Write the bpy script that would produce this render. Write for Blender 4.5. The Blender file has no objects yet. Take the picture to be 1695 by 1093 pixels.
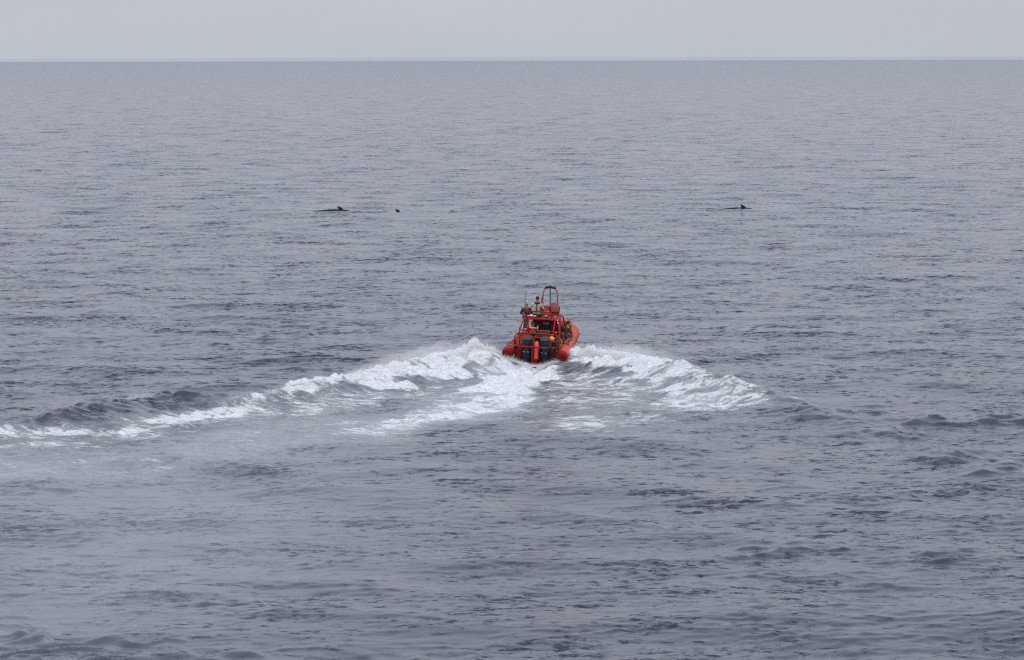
import bpy, bmesh, math, random
import numpy as np
from mathutils import Matrix, Vector, noise

random.seed(7); rng = np.random.default_rng(11)
scene = bpy.context.scene
C = scene.collection

# ---------------------------------------------------------------- camera
cam_d = bpy.data.cameras.new('camera'); cam = bpy.data.objects.new('camera', cam_d)
C.objects.link(cam); scene.camera = cam
cam_d.sensor_width = 36; cam_d.lens = 36 * 4980 / 1695
cam_d.clip_start = 1; cam_d.clip_end = 40000
cam.location = (0, 0, 15)
cam.matrix_world = (Matrix.Translation((0, 0, 15)) @ Matrix.Rotation(math.radians(90 - 5.173), 4, 'X')
                    @ Matrix.Rotation(math.radians(-0.135), 4, 'Z'))

# ---------------------------------------------------------------- world: overcast sky over a pale clear sky
SUN_EL, SUN_ROT = 68, 140
w = bpy.data.worlds.new('World'); scene.world = w; w.use_nodes = True
nt = w.node_tree; nt.nodes.clear()
def N(nt, t, **kw):
    n = nt.nodes.new(t)
    for k, v in kw.items():
        if k.startswith('_'): n.inputs[k[1:].replace('_', ' ')].default_value = v
        else: setattr(n, k, v)
    return n
out = N(nt, 'ShaderNodeOutputWorld')
sky = N(nt, 'ShaderNodeTexSky', sky_type='NISHITA', sun_disc=False)
sky.sun_elevation = math.radians(SUN_EL); sky.sun_rotation = math.radians(SUN_ROT)
sky.air_density = 1.0; sky.dust_density = 2.0
bg1 = N(nt, 'ShaderNodeBackground', _Strength=0.06)
nt.links.new(sky.outputs[0], bg1.inputs[0])
# cloud layer: even grey, a little brighter overhead, with faint broad mottling
tc = N(nt, 'ShaderNodeTexCoord')
sep = N(nt, 'ShaderNodeSeparateXYZ'); nt.links.new(tc.outputs['Generated'], sep.inputs[0])
ramp = N(nt, 'ShaderNodeValToRGB'); nt.links.new(sep.outputs['Z'], ramp.inputs[0])
cr = ramp.color_ramp
cr.elements[0].position = 0.0; cr.elements[0].color = (0.54, 0.578, 0.638, 1)
cr.elements[1].position = 1.0; cr.elements[1].color = (1.10, 1.13, 1.25, 1)
e = cr.elements.new(0.05); e.color = (0.553, 0.578, 0.636, 1)
e = cr.elements.new(0.14); e.color = (0.645, 0.685, 0.785, 1)
e = cr.elements.new(0.3); e.color = (0.80, 0.84, 0.975, 1)
nz = N(nt, 'ShaderNodeTexNoise', _Scale=5.0, _Detail=5.0, _Roughness=0.55)
mp = N(nt, 'ShaderNodeMapping'); mp.inputs['Scale'].default_value = (1, 1, 2.6)
nt.links.new(tc.outputs['Generated'], mp.inputs[0]); nt.links.new(mp.outputs[0], nz.inputs[0])
mr = N(nt, 'ShaderNodeMapRange'); mr.inputs[1].default_value = 0.3; mr.inputs[2].default_value = 0.7
mr.inputs[3].default_value = 0.945; mr.inputs[4].default_value = 1.04
nt.links.new(nz.outputs[0], mr.inputs[0])
mul = N(nt, 'ShaderNodeVectorMath', operation='SCALE')
nt.links.new(ramp.outputs[0], mul.inputs[0]); nt.links.new(mr.outputs[0], mul.inputs['Scale'])
bg2 = N(nt, 'ShaderNodeBackground', _Strength=1.0); nt.links.new(mul.outputs[0], bg2.inputs[0])
mix = N(nt, 'ShaderNodeMixShader', _Fac=0.93)
nt.links.new(bg1.outputs[0], mix.inputs[1]); nt.links.new(bg2.outputs[0], mix.inputs[2])
nt.links.new(mix.outputs[0], out.inputs[0])

sd = bpy.data.lights.new('sun', 'SUN'); sun = bpy.data.objects.new('sun', sd); C.objects.link(sun)
sd.energy = 0.6; sd.angle = math.radians(18); sd.color = (1.0, 0.965, 0.92)
a, b = math.radians(SUN_ROT), math.radians(SUN_EL)
sdir = Vector((math.sin(a) * math.cos(b), math.cos(a) * math.cos(b), math.sin(b)))   # towards the sun
sun.rotation_euler = sdir.to_track_quat('Z', 'Y').to_euler()

scene.cycles.use_denoising = False; scene.cycles.filter_width = 1.1
scene.view_settings.view_transform = 'Standard'; scene.view_settings.look = 'None'
scene.view_settings.exposure = 0; scene.view_settings.gamma = 1
scene.view_settings.use_curve_mapping = False

# ---------------------------------------------------------------- materials
def principled(name, color, rough=0.5, metal=0.0, var=0.0, scale=6.0, bump=0.0, coat=0.0, spec=None, dirt=None):
    m = bpy.data.materials.new(name); m.use_nodes = True
    t = m.node_tree; p = t.nodes['Principled BSDF']
    p.inputs['Base Color'].default_value = (*color, 1); p.inputs['Roughness'].default_value = rough
    p.inputs['Metallic'].default_value = metal
    if coat: p.inputs['Coat Weight'].default_value = coat
    if spec is not None: p.inputs['Specular IOR Level'].default_value = spec
    if var or bump:
        tc = N(t, 'ShaderNodeTexCoord'); nz = N(t, 'ShaderNodeTexNoise', _Scale=scale, _Detail=6.0, _Roughness=0.6)
        t.links.new(tc.outputs['Object'], nz.inputs[0])
        if var:
            rp = N(t, 'ShaderNodeValToRGB'); t.links.new(nz.outputs[0], rp.inputs[0])
            lo = dirt or tuple(c * (1 - var) for c in color); hi = tuple(min(1, c * (1 + var * .6) + .012 * var) for c in color)
            rp.color_ramp.elements[0].position = .3; rp.color_ramp.elements[0].color = (*lo, 1)
            rp.color_ramp.elements[1].position = .66; rp.color_ramp.elements[1].color = (*hi, 1)
            t.links.new(rp.outputs[0], p.inputs['Base Color'])
            r2 = N(t, 'ShaderNodeMapRange'); r2.inputs[3].default_value = max(0, rough - .08); r2.inputs[4].default_value = min(1, rough + .1)
            t.links.new(nz.outputs[0], r2.inputs[0]); t.links.new(r2.outputs[0], p.inputs['Roughness'])
        if bump:
            bp = N(t, 'ShaderNodeBump', _Strength=1.0, _Distance=bump); t.links.new(nz.outputs[0], bp.inputs['Height'])
            t.links.new(bp.outputs[0], p.inputs['Normal'])
    return m

def water_material():
    m = bpy.data.materials.new('sea_water'); m.use_nodes = True
    t = m.node_tree; p = t.nodes['Principled BSDF']; L = t.links.new
    geo = N(t, 'ShaderNodeNewGeometry')
    def att(n): return N(t, 'ShaderNodeAttribute', attribute_name=n).outputs['Fac']
    foam_a, aer_a, cap_a, rgh_a = att('foam'), att('aerated'), att('ripple'), att('micro')
    def noise_(scale, detail, rough, vec, dist=0.0):
        n = N(t, 'ShaderNodeTexNoise', _Scale=scale, _Detail=detail, _Roughness=rough, _Distortion=dist)
        L(vec, n.inputs['Vector']); return n.outputs[0]
    def mapping(sx, sy, rz=0):
        q = N(t, 'ShaderNodeMapping'); q.inputs['Scale'].default_value = (sx, sy, 1); q.inputs['Rotation'].default_value = (0, 0, rz)
        L(geo.outputs['Position'], q.inputs[0]); return q.outputs[0]
    def M(op, a, b=None, c=None, clamp=False):
        q = N(t, 'ShaderNodeMath', operation=op, use_clamp=clamp)
        for i, v in enumerate((a, b, c)):
            if v is None: continue
            if isinstance(v, (int, float)): q.inputs[i].default_value = v
            else: L(v, q.inputs[i])
        return q.outputs[0]
    # lacy foam: fine streaked noise against the foam cover stored on the mesh
    def streak(ang, sx, sy):
        q = N(t, 'ShaderNodeMapping'); q.inputs['Rotation'].default_value = (0, 0, -ang); L(geo.outputs['Position'], q.inputs[0])
        q2 = N(t, 'ShaderNodeMapping'); q2.inputs['Scale'].default_value = (sx, sy, 1); L(q.outputs[0], q2.inputs[0]); return q2.outputs[0]
    def streaks(scale, detail, rough, sx, sy, dist):      # bubbles drawn out along the faces of either arm of the wake
        a_ = noise_(scale, detail, rough, streak(.72, sx, sy), dist); b_ = noise_(scale, detail, rough, streak(-.62, sx, sy), dist)
        sp = N(t, 'ShaderNodeSeparateXYZ'); L(geo.outputs['Position'], sp.inputs[0])
        k = N(t, 'ShaderNodeMapRange', interpolation_type='SMOOTHSTEP'); L(sp.outputs['X'], k.inputs[0]); k.inputs[1].default_value = -2.5; k.inputs[2].default_value = 2.0
        return M('ADD', M('MULTIPLY', a_, k.outputs[0]), M('MULTIPLY', b_, M('SUBTRACT', 1.0, k.outputs[0])))
    n1 = streaks(2.4, 8, .66, .42, 1.25, .5); n2 = noise_(7.0, 6, .7, mapping(.8, 1), .4)
    n = M('ADD', M('MULTIPLY', n1, .72), M('MULTIPLY', n2, .28))
    thr = M('SUBTRACT', .69, M('MULTIPLY', foam_a, .38))
    mask = N(t, 'ShaderNodeMapRange', interpolation_type='SMOOTHSTEP')
    L(n, mask.inputs[0]); L(M('SUBTRACT', thr, .07), mask.inputs[1]); L(M('ADD', thr, .11), mask.inputs[2])
    fm = M('MULTIPLY', M('MULTIPLY', mask.outputs[0], M('MULTIPLY', foam_a, 6.0, clamp=True)), M('MULTIPLY_ADD', foam_a, .75, .28, clamp=True), clamp=True)
    # body colour: deep blue-black, bubbles under the surface turn it pale grey-green
    mixc = N(t, 'ShaderNodeMix', data_type='RGBA')
    mixc.inputs[6].default_value = (0.027, 0.036, 0.060, 1); mixc.inputs[7].default_value = (0.46, 0.54, 0.56, 1)
    ag = noise_(.5, 5, .6, mapping(1, .5, .5))
    am = N(t, 'ShaderNodeMapRange'); L(ag, am.inputs[0]); am.inputs[1].default_value = .25; am.inputs[2].default_value = .65
    am.inputs[3].default_value = .5
    L(M('MULTIPLY', aer_a, am.outputs[0], clamp=True), mixc.inputs[0])
    mixf = N(t, 'ShaderNodeMix', data_type='RGBA'); L(fm, mixf.inputs[0]); L(mixc.outputs[2], mixf.inputs[6])
    fc = N(t, 'ShaderNodeMix', data_type='RGBA'); fcm = N(t, 'ShaderNodeMapRange'); L(n2, fcm.inputs[0]); fcm.inputs[1].default_value = .38; fcm.inputs[2].default_value = .6
    L(fcm.outputs[0], fc.inputs[0]); fc.inputs[6].default_value = (0.56, 0.60, 0.63, 1); fc.inputs[7].default_value = (0.84, 0.86, 0.87, 1); L(fc.outputs[2], mixf.inputs[7])
    L(mixf.outputs[2], p.inputs['Base Color'])
    p.inputs['IOR'].default_value = 1.333
    L(M('MULTIPLY_ADD', fm, .6, rgh_a, clamp=True), p.inputs['Roughness'])
    L(M('SUBTRACT', .5, M('MULTIPLY', fm, .4)), p.inputs['Specular IOR Level'])
    # wavelets too short for the mesh
    h1 = noise_(3.2, 5, .6, mapping(.75, 1, .2)); h2 = noise_(11, 3, .6, mapping(.7, 1, -.3))
    h = M('MULTIPLY', M('ADD', M('MULTIPLY', h1, .006), M('MULTIPLY', h2, .002)), cap_a)
    h = M('ADD', h, M('MULTIPLY', M('MULTIPLY', n, fm), .10))
    bp = N(t, 'ShaderNodeBump', _Strength=1.0, _Distance=1.0); L(h, bp.inputs['Height'])
    # short-crested wavelets whose steep faces lean towards the shore side (-y), at every size from metres to centimetres
    d1 = noise_(.42, 9, .84, streak(.10, .66, 1.0), .25); d2 = noise_(2.6, 7, .78, streak(-.16, .8, 1.1), .3)
    d3 = noise_(.19, 3, .65, streak(.05, .55, 1.0), .3)
    dm = M('ADD', M('ADD', M('MULTIPLY', d1, .43), M('MULTIPLY', d2, .57)), M('MULTIPLY', M('SUBTRACT', d3, .5), .17))
    face = N(t, 'ShaderNodeMapRange', interpolation_type='SMOOTHSTEP'); L(dm, face.inputs[0]); face.inputs[1].default_value = .525; face.inputs[2].default_value = .59
    sy = M('MULTIPLY_ADD', face.outputs[0], -.62, M('MULTIPLY', M('SUBTRACT', dm, .5), -.25))
    farness = M('MULTIPLY', M('SUBTRACT', rgh_a, .04), 14.0, clamp=True)      # crests hide troughs at a grazing view: leaning faces count for more
    sy = M('SUBTRACT', M('MULTIPLY', sy, M('MULTIPLY_ADD', farness, .5, 1.0)), M('MULTIPLY', farness, .045))
    sy = M('MULTIPLY', M('MULTIPLY', sy, cap_a), M('SUBTRACT', 1.0, M('MULTIPLY', fm, .8)))
    sx = M('MULTIPLY', M('SUBTRACT', d1, d2), M('MULTIPLY', cap_a, .35))
    cv = N(t, 'ShaderNodeCombineXYZ'); L(sx, cv.inputs[0]); L(sy, cv.inputs[1])
    va = N(t, 'ShaderNodeVectorMath', operation='ADD'); L(bp.outputs[0], va.inputs[0]); L(cv.outputs[0], va.inputs[1])
    vn = N(t, 'ShaderNodeVectorMath', operation='NORMALIZE'); L(va.outputs[0], vn.inputs[0]); L(vn.outputs[0], p.inputs['Normal'])
    return m

# ---------------------------------------------------------------- sea: one sheet of real waves out to the horizon
WAKE = {   # outlines on the water, metres: x to the right, y away from the shore
    'A': [(-0.23,151.0),(-0.85,152.6),(-1.76,151.6),(-3.08,148.6),(-4.36,146.3),(-5.75,144.1),(-7.33,140.8),(-8.87,138.2),(-10.35,135.7),(-11.0,133.5),(-10.06,131.8),(-8.34,134.2),(-6.81,136.1),(-5.48,137.1),(-4.12,138.1),(-3.06,140.7),(-1.66,142.9),(-0.52,146.2)],
    'A2': [(-11.06,134.2),(-12.33,130.5),(-14.15,127.8),(-14.93,123.6),(-16.36,121.1),(-19.19,120.4),(-21.91,119.3),(-21.23,115.5),(-18.23,117.3),(-15.57,118.8),(-13.42,121.1),(-11.27,124.5),(-9.63,129.5)],
    'A3': [(-10.06,131.8),(-8.34,134.2),(-6.81,136.1),(-4.12,138.1),(-2.21,141.0),(-2.42,136.5),(-3.95,132.2),(-6.48,129.4),(-8.83,125.5),(-10.68,123.5)],
    'B': [(0.07,149.8),(2.32,148.5),(2.46,144.4),(1.61,139.0),(1.42,134.5),(0.59,131.6),(-1.28,132.1),(-2.77,133.6),(-2.29,137.0),(-1.5,141.2),(-0.67,146.8)],
    'B2': [(1.45,137.0),(0.98,130.2),(-0.71,125.4),(-2.67,122.3),(-5.04,119.8),(-7.41,119.0),(-6.23,124.4),(-3.86,129.4),(-2.79,134.6),(-1.31,135.8)],
    'B3': [(-5.27,125.5),(-6.37,117.5),(-9.69,111.8),(-13.09,108.1),(-19.77,105.1),(-21.37,113.8),(-16.31,115.5),(-13.14,118.6),(-10.59,122.4),(-7.81,125.5)],
    'C': [(2.62,148.5),(3.31,152.8),(4.98,152.1),(6.44,150.2),(8.06,146.6),(7.5,141.6),(6.0,140.0),(4.68,142.7),(3.76,146.1)],
    'C2': [(7.47,146.6),(8.96,142.1),(10.28,136.8),(11.84,132.6),(13.0,129.2),(11.6,130.0),(10.3,128.9),(8.49,126.5),(6.38,125.2),(4.93,127.0),(6.27,130.8),(5.85,136.4),(4.29,139.5),(5.61,144.4)],
    'C3': [(0.31,125.3),(2.92,128.8),(6.04,128.7),(8.81,127.3),(6.8,123.5),(5.18,120.7),(3.64,118.4),(1.25,118.9),(-0.19,121.6)],
    'C4': [(2.1,147.3),(2.9,146.9),(4.68,142.7),(6.42,136.9),(6.35,129.6),(1.34,127.5),(1.72,137.0)],
    'D': [(-20.19,107.4),(-12.26,110.5),(-7.56,107.2),(-5.76,98.6),(-7.03,86.9),(-9.56,78.5),(-14.54,76.9)],
    'S': [(-21.11,112.4),(-6.08,121.3),(1.3,123.2),(7.28,119.1),(7.52,105.4),(2.52,81.9),(0.02,72.9),(-13.82,73.0)],
}
# crests: points (x, y, height, half width on the far side, half width on the near side)
CREST = [
    [(-0.47,149.8,.35,.7,1.0),(-1.72,148.0,.55,.8,1.2),(-3.02,145.7,.6,.9,1.5),(-4.28,143.5,.55,1,1.6),(-5.64,141.3,.5,1,1.7),(-6.94,138.7,.48,1,1.7),(-8.46,136.2,.45,1,1.6),(-10.15,133.0,.36,1,1.5),(-11.76,130.6,.3,1,1.4),(-13.3,129.6,.2,1,1.2)],
    [(-11.3,132.3,.12,.8,1),(-13.0,132.1,.34,.8,1.4),(-14.4,131.6,.40,.8,1.5),(-15.64,131.0,.46,.8,1.6),(-16.94,127.9,.44,.9,1.7),(-18.03,124.6,.42,.9,1.6),(-19.47,122.4,.28,.9,1.4),(-21.63,120.5,.25,.9,1.3),(-24,118.2,.22,.9,1.3)],
    [(3.0,147.9,.3,.7,1.2),(4.49,146.1,.5,.9,1.6),(5.92,144.9,.55,1,1.8),(7.32,143.8,.5,1,1.9),(8.79,139.4,.5,1,1.9),(10.13,134.8,.45,1,1.7),(11.43,130.9,.30,.9,1.5),(12.57,126.6,.24,.9,1.2),(13.62,122.0,.12,.9,1.1),(15.02,117.5,.10,.9,1.1),(16.4,113.8,.12,.9,1.1),(18.43,106.8,.12,.9,1.1)],
    [(-1.1,148.2,.35,.35,.7),(-.5,147.4,.42,.3,.6),(.2,146.8,.22,.3,.6),(.9,146.3,.05,.3,.6)],
    [(1.5,146.3,.04,.3,.6),(2.1,146.9,.22,.3,.6),(2.7,147.6,.42,.3,.7),(3.3,148.3,.45,.4,.8)],
    [(15.6,121.0,.06,.6,.9),(16.4,122.3,.30,.6,1.1),(17.4,123.3,.30,.6,1.1),(18.4,124.0,.05,.6,.9)],
    [(14.4,118.2,.04,.5,.7),(15.0,119.4,.18,.5,.8),(15.9,120.3,.04,.5,.7)],
    [(18.2,121.6,.05,.6,.8),(19.4,122.7,.26,.6,1),(21,123.9,.3,.7,1)],
    [(14.3,110.2,.05,.5,.8),(15.6,111.4,.16,.5,.9),(17.0,112.9,.2,.5,.9),(17.8,114.2,.04,.5,.8)],
    [(15.8,106.2,.05,.5,.8),(17.2,108.0,.2,.5,.9),(18.8,109.8,.24,.6,1)],
    [(14.0,103.6,.03,.4,.7),(15.4,102.8,.12,.4,.7),(16.4,101.9,.04,.4,.7)],
    [(9.6,117.6,.03,.5,.7),(10.6,118.5,.16,.5,.8),(11.6,118.2,.04,.5,.7)],
    [(11.6,88.0,.03,.35,.6),(12.6,88.8,.14,.4,.6),(13.6,89.5,.06,.4,.6)],
    [(6.0,89.9,.03,.4,.7),(7.4,90.4,.10,.4,.8),(8.8,91.1,.09,.4,.7),(9.8,91.6,.02,.4,.7)],
    [(9.4,84.6,.02,.3,.5),(10.6,85.2,.10,.3,.5),(11.6,86.0,.02,.3,.5)],
    [(-14.0,75.8,.10,.4,.7),(-12.1,75.9,.20,.4,.7),(-10.4,76.3,.16,.4,.7),(-9.0,76.6,.14,.4,.6),(-8.3,76.5,.02,.4,.6)],
    [(-12.6,74.6,.12,.35,.6),(-10.6,74.9,.18,.35,.6),(-8.6,75.2,.14,.35,.6),(-6.6,75.0,.10,.35,.5),(-5.4,74.8,.02,.3,.5)],
    [(-12.4,73.4,.15,.35,.6),(-9.6,73.6,.15,.35,.6),(-6,73.4,.1,.3,.5)],
    [(-2.9,74.4,.02,.3,.5),(-2.4,74.5,.14,.3,.5),(-1.9,74.4,.02,.3,.5)],
    [(-17.9,104.0,.02,.5,.8),(-17.0,105.0,.14,.5,.9),(-15.9,104.8,.12,.5,.9),(-14.9,104.2,.02,.5,.8)],
    [(7.79,147.4,.08,.4,.8),(9.6,149.2,.10,.4,.8),(11.6,150.2,.02,.4,.8)],
]

def seg_dist(X, Y, pts):
    """distance, signed side (+ left of travel) and interpolated columns along a polyline"""
    P = np.array(pts, float); best = np.full(X.shape, 1e9); vals = np.zeros((P.shape[1] - 2,) + X.shape); side = np.zeros(X.shape)
    for a, b in zip(P[:-1], P[1:]):
        dx, dy = b[0] - a[0], b[1] - a[1]; l2 = dx * dx + dy * dy
        tt = np.clip(((X - a[0]) * dx + (Y - a[1]) * dy) / l2, 0, 1)
        ex, ey = X - a[0] - tt * dx, Y - a[1] - tt * dy
        d = np.hypot(ex, ey); k = d < best
        best = np.where(k, d, best); side = np.where(k, np.sign(dx * ey - dy * ex), side)
        for i in range(vals.shape[0]): vals[i] = np.where(k, a[2 + i] * (1 - tt) + b[2 + i] * tt, vals[i])
    return best, side, vals

def poly_field(X, Y, pts, soft):
    """1 well inside the outline, 0 well outside, soft edge"""
    P = np.array(pts, float); inside = np.zeros(X.shape, bool); d = np.full(X.shape, 1e9)
    for a, b in zip(P, np.roll(P, -1, 0)):
        dx, dy = b - a; tt = np.clip(((X - a[0]) * dx + (Y - a[1]) * dy) / (dx * dx + dy * dy), 0, 1)
        d = np.minimum(d, np.hypot(X - a[0] - tt * dx, (Y - a[1] - tt * dy) * .6))
        c = ((a[1] > Y) != (b[1] > Y)) & (X < dx * (Y - a[1]) / (dy if abs(dy) > 1e-9 else 1e-9) + a[0])
        inside ^= c
    s = np.where(inside, d, -d)
    q = np.clip(s / soft * .5 + .5, 0, 1); return q * q * (3 - 2 * q)

def smooth_noise(n, size, scale_m, seed):
    """tileable smooth noise, unit variance"""
    r = np.random.default_rng(seed); k = np.fft.fftfreq(n, size / n); KX, KY = np.meshgrid(k, k)
    f = np.fft.fft2(r.standard_normal((n, n))) * np.exp(-(KX**2 + KY**2) * (scale_m * 2.2)**2)
    q = np.real(np.fft.ifft2(f)); return q / q.std()

def sample(tile, X, Y, size, rot=0.0, ox=0.0, oy=0.0):
    c, s = math.cos(rot), math.sin(rot); n = tile.shape[0]
    U = ((c * X + s * Y + ox) / size * n) % n; V = ((-s * X + c * Y + oy) / size * n) % n
    i = np.floor(U).astype(np.int64); j = np.floor(V).astype(np.int64); fu = U - i; fv = V - j
    i %= n; j %= n; i1 = (i + 1) % n; j1 = (j + 1) % n
    return ((tile[j, i] * (1 - fu) + tile[j, i1] * fu) * (1 - fv) + (tile[j1, i] * (1 - fu) + tile[j1, i1] * fu) * fv)

class WaveTile:
    """periodic wind sea patch: spectrum, direction spread, band-limited levels"""
    def __init__(self, size, n, wind, lam_peak, slope_rms, lam_max, lam_min, seed, tail=0.0):
        r = np.random.default_rng(seed); k1 = np.fft.fftfreq(n, size / n) * 2 * math.pi
        KX, KY = np.meshgrid(k1, k1); K = np.hypot(KX, KY); K[0, 0] = 1e-6
        kp = 2 * math.pi / lam_peak
        S = K**(-4.0 + tail) * np.exp(-1.25 * (kp / K)**2)
        S *= (K > 2 * math.pi / lam_max) * (K < 2 * math.pi / lam_min)
        th = np.arctan2(KY, KX) - wind; D = .06 + np.abs(np.cos(th))**5 * 1.0
        amp = np.sqrt(S * D); amp[0, 0] = 0
        ph = np.exp(2j * math.pi * r.random((n, n))) * np.abs(r.standard_normal((n, n)))
        F = amp * ph
        sl = np.real(np.fft.ifft2(F * 1j * KX))**2 + np.real(np.fft.ifft2(F * 1j * KY))**2
        F *= slope_rms / math.sqrt(sl.mean())
        self.F, self.K, self.KX, self.KY, self.size, self.n = F, K, KX, KY, size, n
    def level(self, cut):
        G = self.F * np.exp(-(self.K * cut / (2 * math.pi))**4)
        h = np.real(np.fft.ifft2(G)); dx = np.real(np.fft.ifft2(1j * self.KX / self.K * G)); dy = np.real(np.fft.ifft2(1j * self.KY / self.K * G))
        return h, dx, dy

def build_sea():
    th = np.radians(np.concatenate([np.linspace(-55, -12, 30)[:-1], np.linspace(-12, -10.8, 14)[:-1], np.linspace(-10.8, 10.8, 700), np.linspace(10.8, 12, 14)[1:], np.linspace(12, 55, 30)[1:]]))
    ys = [25.0]
    while ys[-1] < 14000:
        y = ys[-1]
        s = (.10 if 70 < y < 108 else .15) + max(0, (70 - y)) * .03 if y < 165 else .16 * (y / 165)**2
        ys.append(y + min(s, 1500))
    ys = np.array(ys); ys[-1] = 14000
    nr, nc = len(ys), len(th)
    T, R = np.meshgrid(th, ys)
    X0 = R * np.sin(T); Y0 = R * np.cos(T)
    dd = np.gradient(ys)[:, None] * np.ones((1, nc))
    X, Y, Z = X0.copy(), Y0.copy(), np.zeros_like(X0)
    # near-water fields
    near = (ys > 60) & (ys < 175); sl = np.where(near)[0]; i0, i1 = sl[0], sl[-1] + 1
    xn, yn = X0[i0:i1], Y0[i0:i1]
    wob = smooth_noise(256, 64, .8, 5); wob2 = smooth_noise(256, 64, 2.2, 6)
    wx = xn + .35 * sample(wob, xn, yn, 64) ; wy = yn + 1.1 * sample(wob2, xn, yn, 64, .4)
    foam = np.zeros_like(X0); aer = np.zeros_like(X0); slick = np.zeros_like(X0)
    F = lambda k, s: poly_field(wx, wy, WAKE[k], s)
    fo = np.zeros_like(xn)
    for k, v, s in (('A', 1.0, .8), ('A2', 1.0, 2.8), ('A3', .60, 1.6), ('B', 1.0, .9), ('B2', .84, 2.6), ('B3', .42, 3.5),
                    ('C', 1.0, .8), ('C2', .74, 1.6), ('C3', .62, 3.0), ('C4', .58, 1.0), ('D', .18, 5)):
        fo = np.maximum(fo, v * F(k, s))
    # patchy breakup at a metre scale
    fo *= np.clip(1 + .16 * sample(wob, xn, yn, 40, .3), .55, 1.25)
    foam[i0:i1] = np.clip(fo, 0, 1)
    ar = np.zeros_like(xn)
    for k, v, s in (('A', .5, 1), ('A3', .35, 2), ('B', .9, 1.2), ('B2', .85, 2.5), ('B3', .55, 4), ('A2', .5, 2.5), ('C2', .35, 2), ('C3', .25, 2), ('D', .24, 6)):
        ar = np.maximum(ar, v * F(k, s))
    aer[i0:i1] = ar
    slick[i0:i1] = np.maximum.reduce([.45 * F('S', 6), .5 * F('C4', 1.5), .75 * F('B3', 3), .6 * F('B2', 2)])
    # crests of the wake
    crest = np.zeros_like(xn); steep = np.zeros_like(xn)
    wobx = xn + .10 * sample(wob, xn, yn, 40); woby = yn + .45 * sample(wob, xn, yn, 50, 1.0)
    for pts in CREST:
        P = np.array(pts); m = 6
        if P[0, 0] > P[-1, 0]: pts = pts[::-1]; P = P[::-1]           # always left to right: far side is on the left
        box = (xn > P[:, 0].min() - m) & (xn < P[:, 0].max() + m) & (yn > P[:, 1].min() - m) & (yn < P[:, 1].max() + m)
        d, side, v = seg_dist(wobx[box], woby[box], pts)
        wd = np.where(side > 0, v[1], v[2]); q = d / wd
        h = v[0] * np.exp(-q**1.6) - v[0] * .28 * np.exp(-((d - wd * 2.4) / (wd * 1.1))**2) * (side < 0)
        if len(pts) > 6: h = h * (1 + .14 * sample(wob, xn[box], yn[box], 30, .7))
        crest[box] += h; steep[box] = np.maximum(steep[box], np.exp(-(d / (v[2] * 1.5))**2) * np.clip(v[0] * 3, 0, 1))
    gust = smooth_noise(256, 400, 9, 51); gust2 = smooth_noise(512, 70, .5, 52)
    # wind sea, band limited to what the sheet resolves
    slick_all = slick
    A = WaveTile(173.0, 2048, math.radians(97), 6.0, .074, 40, .34, 21, .35)
    B = WaveTile(61.0, 1024, math.radians(85), 1.0, .15, 3, .19, 33, .5)
    Sw = WaveTile(700.0, 1024, math.radians(75), 16, .055, 160, 3, 5, .4)
    levels = [.18, .34, .6, 1.2, 2.4, 4.8, 9.6, 20]
    need = np.maximum(.9 * dd, .18)
    lev = np.clip(np.interp(np.log(need), np.log(levels), range(len(levels))), 0, len(levels) - 1.001)
    for tile, rot, chop in ((A, 0.0, 1.15), (B, .12, 1.0), (Sw, 0, 1.4)):
        for li, cut in enumerate(levels):
            wgt = np.clip(1 - np.abs(lev - li), 0, 1)
            rows = np.where(wgt.max(1) > 0)[0]
            if len(rows) == 0: continue
            a_, b_ = rows[0], rows[-1] + 1
            if tile is B and li > 4: continue
            h, dx, dy = tile.level(cut)
            xs, ys_ = X0[a_:b_], Y0[a_:b_]; g = wgt[a_:b_]
            far = np.clip((1.0 if tile is Sw else 1.0), 0, 1)
            damp = 1 - (.62 if tile is A else (.85 if tile is B else 0)) * slick_all[a_:b_]
            if tile is not Sw: damp = damp * np.clip(.74 * np.exp(.12 * sample(gust, xs, ys_, 400, .2) + .34 * sample(gust2, xs, ys_, 70, .9)), .15, 1.7)
            g = g * damp * far
            Z[a_:b_] += g * sample(h, xs, ys_, tile.size, rot)
            sx, sy = sample(dx, xs, ys_, tile.size, rot), sample(dy, xs, ys_, tile.size, rot)
            c, s = math.cos(rot), math.sin(rot)
            X[a_:b_] -= -chop * g * (c * sx - s * sy); Y[a_:b_] -= -chop * g * (s * sx + c * sy)
    # streaky ripples running down the wake faces, rough broken water in the foam
    rip = WaveTile(30.0, 512, math.radians(35), .9, .20, 1.8, .3, 9, .9); hr = rip.level(.3)[0]
    rip2 = WaveTile(30.0, 512, math.radians(140), .9, .20, 1.8, .3, 10, .9); hr2 = rip2.level(.3)[0]
    rr = np.where(xn < 1, sample(hr2, xn, yn, 30), sample(hr, xn, yn, 30))
    Z[i0:i1] += crest + rr * (steep * .5 + .25 * np.clip(fo, 0, 1))
    lump = smooth_noise(512, 32, .10, 77); lump2 = smooth_noise(512, 32, .32, 78)
    dense = np.clip((fo - .62) * 2.6, 0, 1)
    Z[i0:i1] += dense * (.035 * sample(lump, xn, yn, 32) + .07 * sample(lump2, xn, yn, 32))
    # hollow behind the transom
    Z[i0:i1] -= .04 * np.exp(-((xn - 1.0) / 1.3)**2 - ((yn - 147.2) / 1.8)**2)
    V = np.stack([X, Y, Z], -1).reshape(-1, 3).astype(np.float32)
    idx = np.arange(nr * nc, dtype=np.int32).reshape(nr, nc)
    q = np.stack([idx[:-1, :-1], idx[:-1, 1:], idx[1:, 1:], idx[1:, :-1]], -1).reshape(-1, 4)
    me = bpy.data.meshes.new('sea'); me.vertices.add(len(V)); me.vertices.foreach_set('co', V.ravel())
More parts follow.
